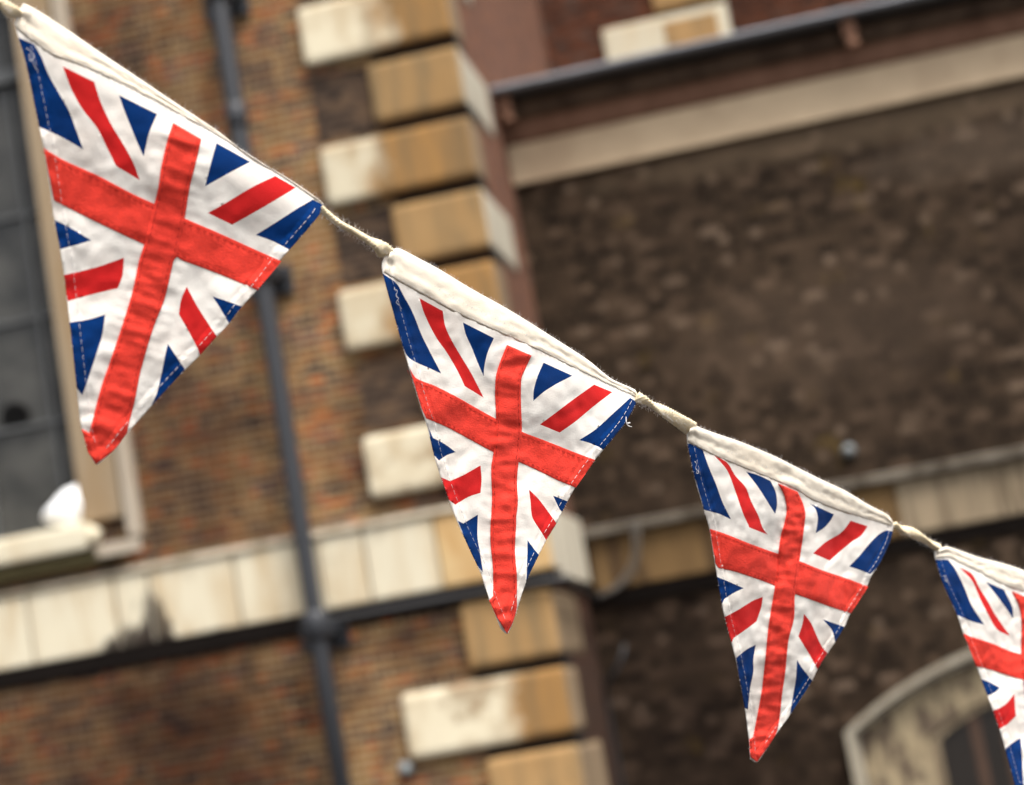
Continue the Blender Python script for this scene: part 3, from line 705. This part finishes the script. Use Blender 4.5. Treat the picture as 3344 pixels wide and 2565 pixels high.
LABELS = ['largest union flag pennant, leftmost and closest on the white cord', 'union flag pennant second from the left, sharply in focus in the middle',
          'union flag pennant third from the left, in front of the dark brick wall', 'union flag pennant cut off by the right edge of the picture']
def make_flag(k, D_):
    seed = Vector((k*7.3, k*3.1, 0))
    A = at(*D_['top'][0], D_['dl']); B = at(*D_['top'][-1], D_['dr']); T = at(*D_['tip'][0], D_['dt'])
    ex = (B-A).normalized(); nn = ex.cross(A-T).normalized()
    if nn.dot(CAMP-A) < 0: nn = -nn
    ey = nn.cross(ex)
    def to2(p):
        r_ = ray(*p); t = (A-CAMP).dot(nn)/r_.dot(nn); q = CAMP+r_*t-A
        return Vector((q.dot(ex), q.dot(ey)))
    W = lambda L: [to2(p) for p in L]
    top = curve2(W(D_['top']), .0015, corner=60); right = curve2(W([D_['top'][-1]]+D_['right']), .0015)
    left = curve2(W(D_['left']+[D_['top'][0]]), .0015)
    tip = W([D_['right'][-1]]+D_['tip']+[D_['left'][0]])
    tipc = curve2([tip[0], tip[1], tip[2]], .0008, corner=100)
    outline = top[:-1]+right[:-1]+tipc[:-1]+left[:-1]
    vline = [(a+b)/2 for a, b in zip(curve2(W(D_['vL']), .004), curve2(W(D_['vL']), .004))]
    v0 = (to2(D_['vL'][0])+to2(D_['vR'][0]))/2; v1 = (to2(D_['vL'][-1])+to2(D_['vR'][-1]))/2
    vd = (v1-v0).normalized(); vn = Vector((-vd.y, vd.x))
    vLd = curve2(W(D_['vL']), .002); vRd = curve2(W(D_['vR']), .002)
    hemL = np.array([tuple(p) for p in left]); hemR = np.array([tuple(p) for p in right])
    rib = np.array([tuple((a+b)/2) for a, b in zip(vLd[::max(1, len(vLd)//60)], vRd[::max(1, len(vRd)//60)])])
    topn = np.array([tuple(p) for p in top[::3]]+[tuple(top[-1])])
    def nof(x, y, fine=True):
        p = Vector((x, y, 0))
        et = edist(np.array((x, y)), topn); kt = min(1, et/.045); kt = kt*kt*(3-2*kt)
        h = (.0060*noise.noise(p*9+seed)+.0030*noise.noise(p*24+seed))*kt
        if et < .02: h -= (.02-et)**2/.02*(.29, .22, .10, .10)[k]
        if fine:
            kf = .3+.7*min(1, max(0, (et-.012)/.02))
            h += kf*(.0011*noise.noise(p*62+seed*2)+.00045*noise.noise(p*150+seed))
            q = Vector((x, y))-v0; s_ = q.dot(vd)
            # gathers across the sewn ribbon
            dr_ = sqrt(((rib-np.array((x, y)))**2).sum(1).min())
            g = math.exp(-(dr_/.016)**2)
            h += g*(.0016*noise.noise(Vector((s_*105, q.dot(vn)*30, 3))+seed)+.0008*noise.noise(Vector((s_*230, q.dot(vn)*60, 9))+seed))
            he = min(edist(np.array((x, y)), hemL), edist(np.array((x, y)), hemR))
            if he < .012:
                h += .0008*noise.noise(Vector((x*170, y*170, 5)))*(1-he/.012)
            if he < .0065: h += .0004
            elif he < .008: h -= .0003
        return h
    PLANES.append((D_['top'][1][0], D_['top'][-1][0], A, nn, (.0060, .0050, .0034, .0034)[k]))
    def to3(x, y, n_=0):
        p = A+ex*x+ey*y; d_ = p-CAMP; return p+d_*(n_/d_.dot(nn))
    root = empty('pennant_flag', tuple(at(*D_['top'][0], D_['dl'])), LABELS[k], 'pennant', 'union flag pennants on the bunting')
    shapes = [curve2(W(s_), .002, True) for s_ in D_['blue']+D_['red']]
    nb = len(D_['blue'])
    vo, fo, idx = sheet(outline, shapes, .0016)
    cache = [nof(v[0], v[1]) for v in vo]
    me = bpy.data.meshes.new('cloth'); me.from_pydata([tuple(to3(v[0], v[1], h)) for v, h in zip(vo, cache)], [], fo); me.update()
    cl = link('cloth', me, [M_cw, M_cb, M_cr], root, True)
    for p, i in zip(me.polygons, idx): p.material_index = 0 if i < 0 else (1 if i < nb else 2)
    sm = cl.modifiers.new('thickness', 'SOLIDIFY'); sm.thickness = .0005; sm.offset = 0
    # ribbons of the red cross
    def ribbon(Lp, Rp, lift, label, ripple):
        a = curve2(W(Lp), .0015); b = curve2(W(Rp), .0015)
        ol = a+b[::-1]
        v_, f_, _ = sheet(ol, [], .0014)
        ba = np.array([tuple(p) for p in a]); bb = np.array([tuple(p) for p in b])
        pts = []
        for v in v_:
            q = np.array((v[0], v[1])); e = min(edist(q, ba), edist(q, bb))
            h = nof(v[0], v[1]) + lift*min(1, .3+e/.0012)
            if .0015 < e < .003: h -= .00028
            pts.append(tuple(to3(v[0], v[1], h+.00028)))
        me = bpy.data.meshes.new('cross_band'); me.from_pydata(pts, [], f_); me.update()
        o = link('cross_band', me, M_rb, root, True); tag(o, label)
        mb = MB()
        for L, s_ in ((a, 1), (b, -1)):
            stitches(mb, inset(L, .0022, s_), lift+.00035, .0026, .0011, .00016)
        mb.build('ribbon_stitching', M_rth, o)
        return o
    def inset(L, d_, s_):
        out = []
        for i, p in enumerate(L):
            t = (L[min(i+2, len(L)-1)]-L[max(i-2, 0)]); t = t.normalized() if t.length > 1e-9 else Vector((1, 0))
            out.append(p+Vector((-t.y, t.x))*d_*s_)
        return out
    def stitches(mb, L, h0, ln, gap, r_):
        acc = 0; seg = []; on = True; prev = None
        D2 = densify(L, .0005)
        last = D2[0]
        for p in D2:
            acc += (p-last).length; last = p
            if on: seg.append(p)
            if acc > (ln if on else gap):
                if on and len(seg) > 2:
                    m3 = len(seg)//2; jit = random.uniform(-.0001, .0001)
                    q = [seg[0], seg[m3], seg[-1]]
                    hh = [.0000, .00022, .0000]
                    mb.tube([to3(a_.x+jit, a_.y+jit, nof(a_.x, a_.y)+h0+hz) for a_, hz in zip(q, hh)], r_, 4)
                seg = []; on = not on; acc = 0
    # find inset direction by testing which side is inside the cloth
    ctr = sum(outline, Vector((0, 0)))/len(outline)
    def side(L):
        i = len(L)//2; t = (L[i+1]-L[i-1]); nrm = Vector((-t.y, t.x)); return 1 if nrm.dot(ctr-L[i]) > 0 else -1
    # horizontal first, vertical on top
    a = W(D_['hT'])[len(D_['hT'])//2]; b = W(D_['hB'])[len(D_['hB'])//2]
    hT = curve2(W(D_['hT']), .01)
    def rside(P, Q):
        L = curve2(W(P), .003); i = len(L)//2; t = L[i+1]-L[i-1]; c_ = W(Q)[len(Q)//2]
        return 1 if Vector((-t.y, t.x)).dot(c_-L[i]) > 0 else -1
    def ribbon2(P, Q, lift, label):
        a_ = curve2(W(P), .0015); s1 = rside(P, Q); s2 = rside(Q, P)
        o = ribbon(P, Q, lift, label, 0)
        return o, s1, s2
    _orig_inset = inset
    sg = rside(D_['hT'], D_['hB'])
    if sg < 0:
        inset_flip = True
    else: inset_flip = False
    if inset_flip:
        def inset(L, d_, s_): return _orig_inset(L, d_, -s_)
    ribbon(D_['hT'], D_['hB'], .0006, 'red ribbon across the pennant', 0)
    sg = rside(D_['vL'], D_['vR'])
    def inset(L, d_, s_, sg=sg): return _orig_inset(L, d_, s_*sg)
    ribbon(D_['vL'], D_['vR']+D_['tip'], .0013, 'red ribbon running down to the tip', 0)
    # white stitching along the hems
    mb = MB()
    for L in (left, right):
        s_ = side(L); Li = _orig_inset(L, .0056 if L is left else .0042, s_)
        stitches(mb, Li[3:-3], .0017, .0030, .0006, .00014)
    mb.build('hem_stitching', M_th, cl)
    # sleeve that carries the cord
    seam = curve2(W(D_['seam']), .0015); n1 = 170
    def resamp(L, n_):
        d_ = [0]
        for p, q in zip(L, L[1:]): d_.append(d_[-1]+(q-p).length)
        out = []; j = 0
        for i in range(n_):
            s_ = d_[-1]*i/(n_-1)
            while j < len(L)-2 and d_[j+1] < s_: j += 1
            f_ = (s_-d_[j])/max(1e-9, d_[j+1]-d_[j]); out.append(L[j].lerp(L[j+1], min(1, max(0, f_))))
        return out
    tp = resamp(top[3:], n1); se = resamp(seam, n1); mb = MB()
    qs = [0, .01, .03, .07, .12, .18, .26, .34, .42, .50, .56, .61, .66, .72, .79, .86, .93, 1.0]
    def prof(q, u, wd):
        bul = min(.0013, wd*.18)*(.8+.2*sin(u*9+k)+1.3*math.exp(-(u/.04)**2)+.8*math.exp(-((1-u)/.04)**2))
        h = bul*sqrt(min(1, q/.16))*(1 if q < .22 else .5+.5*cos((q-.22)/.40*pi) if q < .62 else 0)
        h = max(h, bul*.12*min(1, q/.05)) if q < .62 else bul*(.12+.12*sin((q-.62)/.38*pi))
        return h
    rows_ = []
    for i in range(n1):
        t_, s_ = tp[i], se[i]; wd = (s_-t_).length; u = i/(n1-1); ring = []
        for q in qs:
            p = t_.lerp(s_, q); wr = .0004*noise.noise(Vector((u*34, q*5, k*3)))+.00012*noise.noise(Vector((u*110, q*9, k)))
            ring.append(to3(p.x, p.y, nof(p.x, p.y)+.0007-.0006*max(0, (q-.8)/.2)+prof(q, u, wd)+wr*min(1, q*8)))
        for q in qs[::-1]:
            p = t_.lerp(s_, q)
            if q > .75: p = t_.lerp(s_, .75)
            ring.append(to3(p.x, p.y, nof(p.x, p.y, False)-.0012-prof(q, u, wd)*.6))
        rows_.append(ring)
    kk = len(rows_[0])
    for r_ in rows_: mb.v += [tuple(p) for p in r_]
    for i in range(n1-1):
        for j in range(kk-1):
            mb.f.append((i*kk+j, i*kk+j+1, (i+1)*kk+j+1, (i+1)*kk+j)); mb.m.append(0)
    sv = mb.build('sleeve', M_sl, root, True)
    sm = sv.modifiers.new('thickness', 'SOLIDIFY'); sm.thickness = .0004; sm.offset = 0
    mb = MB()
    # straight seam and zigzag stitches on the sleeve
    for i in range(6, n1-6, 3):
        for q, zz_ in ((.93, 0), (.585, 1)):
            if zz_ and (D_['zig'] is None or i < 30): continue
            t_, s_ = tp[i], se[i]; wd = (s_-t_).length; p = t_.lerp(s_, q); u = i/(n1-1)
            h = nof(p.x, p.y)+.0006+prof(q, u, wd)+.0002
            d1 = (tp[i+1]-tp[i]).normalized()
            if zz_:
                up_ = (t_-s_).normalized()
                mb.tube([to3(p.x-d1.x*.0006-up_.x*.0009, p.y-d1.y*.0006-up_.y*.0009, h), to3(p.x+d1.x*.0006+up_.x*.0009, p.y+d1.y*.0006+up_.y*.0009, h+.0001)], .00018, 4)
            else:
                mb.tube([to3(p.x-d1.x*.0007, p.y-d1.y*.0007, h), to3(p.x+d1.x*.0007, p.y+d1.y*.0007, h)], .00018, 4)
    mb.build('sleeve_stitching', M_th, sv)
    # fibres standing off the folds
    mb = MB()
    def fuzz(L, out_s, n_, l0, l1, h0):
        for _ in range(n_):
            i = random.randrange(2, len(L)-2); p = L[i]; t = (L[i+1]-L[i-1]).normalized(); o_ = Vector((-t.y, t.x))*out_s
            ln = random.uniform(l0, l1)*random.random()**.7; b_ = random.uniform(-1, 1)
            q1 = p+o_*ln*.5+t*ln*.3*b_; q2 = p+o_*ln*random.uniform(.6, 1)+t*ln*.8*b_
            z_ = random.uniform(-.002, .002)+h0+nof(p.x, p.y, False)
            mb.tube([to3(p.x-o_.x*.0005, p.y-o_.y*.0005, z_), to3(q1.x, q1.y, z_+random.uniform(-.001, .001)), to3(q2.x, q2.y, z_)], [.00006, .00005, .00003], 3, 0, False)
    fuzz(tp, -side(tp), 420, .0008, .004, .001); fuzz(left, -side(left), 160, .0005, .0022, 0); fuzz(right, -side(right), 130, .0005, .0022, 0)
    mb.build('loose_fibre', M_th, cl)
    # curl of loose thread at the upper corner
    mb = MB()
    c0 = left[-1].lerp(left[max(0, len(left)-24)], .6)
    if k in (0, 3): curl = [(0, 0), (.003, -.004), (.0045, -.010), (.002, -.0135), (.0008, -.011), (.0016, -.006), (.0035, -.016), (.005, -.022)]
    elif k == 1: curl = [(.003, .001), (.006, -.003), (.0035, -.008), (.0055, -.012), (.002, -.016), (.0045, -.021), (.006, -.026)]
    else: curl = [(.002, .001), (.004, -.005), (.0015, -.010), (.003, -.015), (.001, -.018), (.0035, -.020), (.005, -.015)]
    dn = (left[len(left)//2]-left[-1]).normalized(); rt = Vector((-dn.y, dn.x)); rt = rt if rt.dot(ctr-c0) > 0 else -rt
    pts = [c0+rt*(a_*.7+.001)-dn*b_*(.55, .5, .45, .4)[k] for a_, b_ in curl]
    mb.tube(smoothline([to3(p.x, p.y, nof(p.x, p.y)+.0022+(.0008 if i % 2 else 0)) for i, p in enumerate(pts)], 5), .00016, 5)
    mb.build('loose_thread', M_th, cl); mb = MB()
    if k in (1,):
        c1 = right[8]
        for _ in range(5):
            if _: mb.build('loose_thread', M_th, cl); mb = MB()
            a_ = random.uniform(-.6, .9); l_ = random.uniform(.003, .007)
            mb.tube(smoothline([to3(c1.x-.003, c1.y-.004, .0035), to3(c1.x-.003+l_*.5*cos(a_), c1.y-.006-l_*.4, .005), to3(c1.x-.002+l_*cos(a_), c1.y-.007-l_*sin(a_)*.5, .004)], 4), .00022, 4)
    if mb.v: mb.build('loose_thread', M_th, cl)
    return root

for k, D_ in enumerate(FLAGS): make_flag(k, D_)

# the cord: a flat woven tape, twisted between the pennants and hidden in their sleeves
CP = [(-1900, -1200, .95), (-1000, -640, 1.04), (-400, -270, 1.11), (-60, -50, 1.15), (-20, -18, 1.158), (0, 6, 1.16), (35, 34, 1.166), (68, 54, 1.172), (140, 95, 1.18), (333, 205, 1.20), (588, 370, 1.225), (820, 535, 1.25), (960, 618, 1.266), (1020, 655, 1.272), (1050, 684, 1.277),
      (1105, 728, 1.284), (1163, 760, 1.291), (1220, 796, 1.299), (1262, 824, 1.306), (1300, 842, 1.312), (1380, 875, 1.325), (1535, 958, 1.352), (1663, 1032, 1.373), (1817, 1130, 1.398), (1960, 1232, 1.42), (2050, 1283, 1.434),
      (2098, 1306, 1.445), (2140, 1328, 1.452), (2180, 1350, 1.459), (2220, 1376, 1.468), (2262, 1402, 1.477), (2300, 1418, 1.482), (2425, 1470, 1.51), (2605, 1560, 1.55), (2760, 1635, 1.59), (2860, 1685, 1.62),
      (2923, 1718, 1.638), (2974, 1738, 1.648), (3020, 1765, 1.657), (3056, 1785, 1.666), (3090, 1797, 1.675), (3195, 1835, 1.70), (3344, 1885, 1.735), (3480, 1945, 1.77), (3640, 2015, 1.80), (3800, 2090, 1.84), (4300, 2300, 1.95), (5200, 2620, 2.2), (6400, 2960, 2.55)]
def cordpt(c):
    for x0_, x1_, A_, n_, of_ in PLANES:
        if x0_-25 < c[0] < x1_+10:
            r_ = ray(c[0], c[1]); return CAMP+r_*((A_-n_*of_-CAMP).dot(n_)/r_.dot(n_))
    return at(*c)
ln = smoothline([cordpt(c) for c in CP], 26)
mb = MB(); K = 18; s_ = 0; a = Vector((0, 0, 1))
for i, p in enumerate(ln):
    t = (ln[min(i+1, len(ln)-1)]-ln[max(i-1, 0)]).normalized()
    if i: s_ += (p-ln[i-1]).length
    a = (a-t*a.dot(t)).normalized(); c_ = t.cross(a)
    tw = s_*75+1.2*sin(s_*60)
    pxx = 1672+F*((p-CAMP).dot(RT)/(p-CAMP).dot(fw)); cf = .12
    for g0, g1 in ((-999, 66), (1044, 1296), (2080, 2258), (2918, 3066)): cf = max(cf, min(1, max(.12, 1-max(g0-pxx, pxx-g1, 0)/12)))
    wq = 1+.35*sum(math.exp(-((pxx-g_)/60)**2) for g_ in (1275, 2262, 3085))
    if cf < 1: p = p-UP*.0016*(1-cf)/.78+fw*.0008*(1-cf)/.78
    for j in range(K):
        q = 2*pi*j/K
        x, y = wq*.0036*cos(q), wq*.0019*sin(q)
        bmp = cf*(1+.15*sin(s_*3000+5*q)+.12*noise.noise(Vector((s_*300, q, 0))))
        X = x*cos(tw)-y*sin(tw); Y = x*sin(tw)+y*cos(tw)
        mb.v.append(tuple(p+(a*X+c_*Y)*bmp))
for i in range(len(ln)-1):
    for j in range(K):
        mb.f.append((i*K+j, i*K+(j+1) % K, (i+1)*K+(j+1) % K, (i+1)*K+j)); mb.m.append(0)
cord = mb.build('bunting_cord', M_cord, None, True)
tag(cord, 'cream woven cord strung diagonally through the sleeves of the pennants', 'cord')
mb = MB()
for _ in range(4000):
    i = random.randrange(3, len(ln)-3); p = ln[i]; t = (ln[i+1]-ln[i-1]).normalized()
    pxx = 1672+F*((p-CAMP).dot(RT)/(p-CAMP).dot(fw))
    if not any(g0 < pxx < g1 for g0, g1 in ((-999, 60), (1046, 1295), (2085, 2255), (2925, 3070))): continue
    v = Vector((random.gauss(0, 1), random.gauss(0, 1), random.gauss(0, 1))); v = (v-t*v.dot(t)).normalized()
    l_ = random.uniform(.001, .0035); w_ = random.uniform(-1, 1)
    mb.tube([p+v*.0015, p+v*(.0026+l_*.4)+t*l_*.3*w_, p+v*(.0026+l_)+t*l_*.9*w_], [.00006, .00005, .00003], 3, 0, False)
mb.build('loose_fibre', M_th, cord)
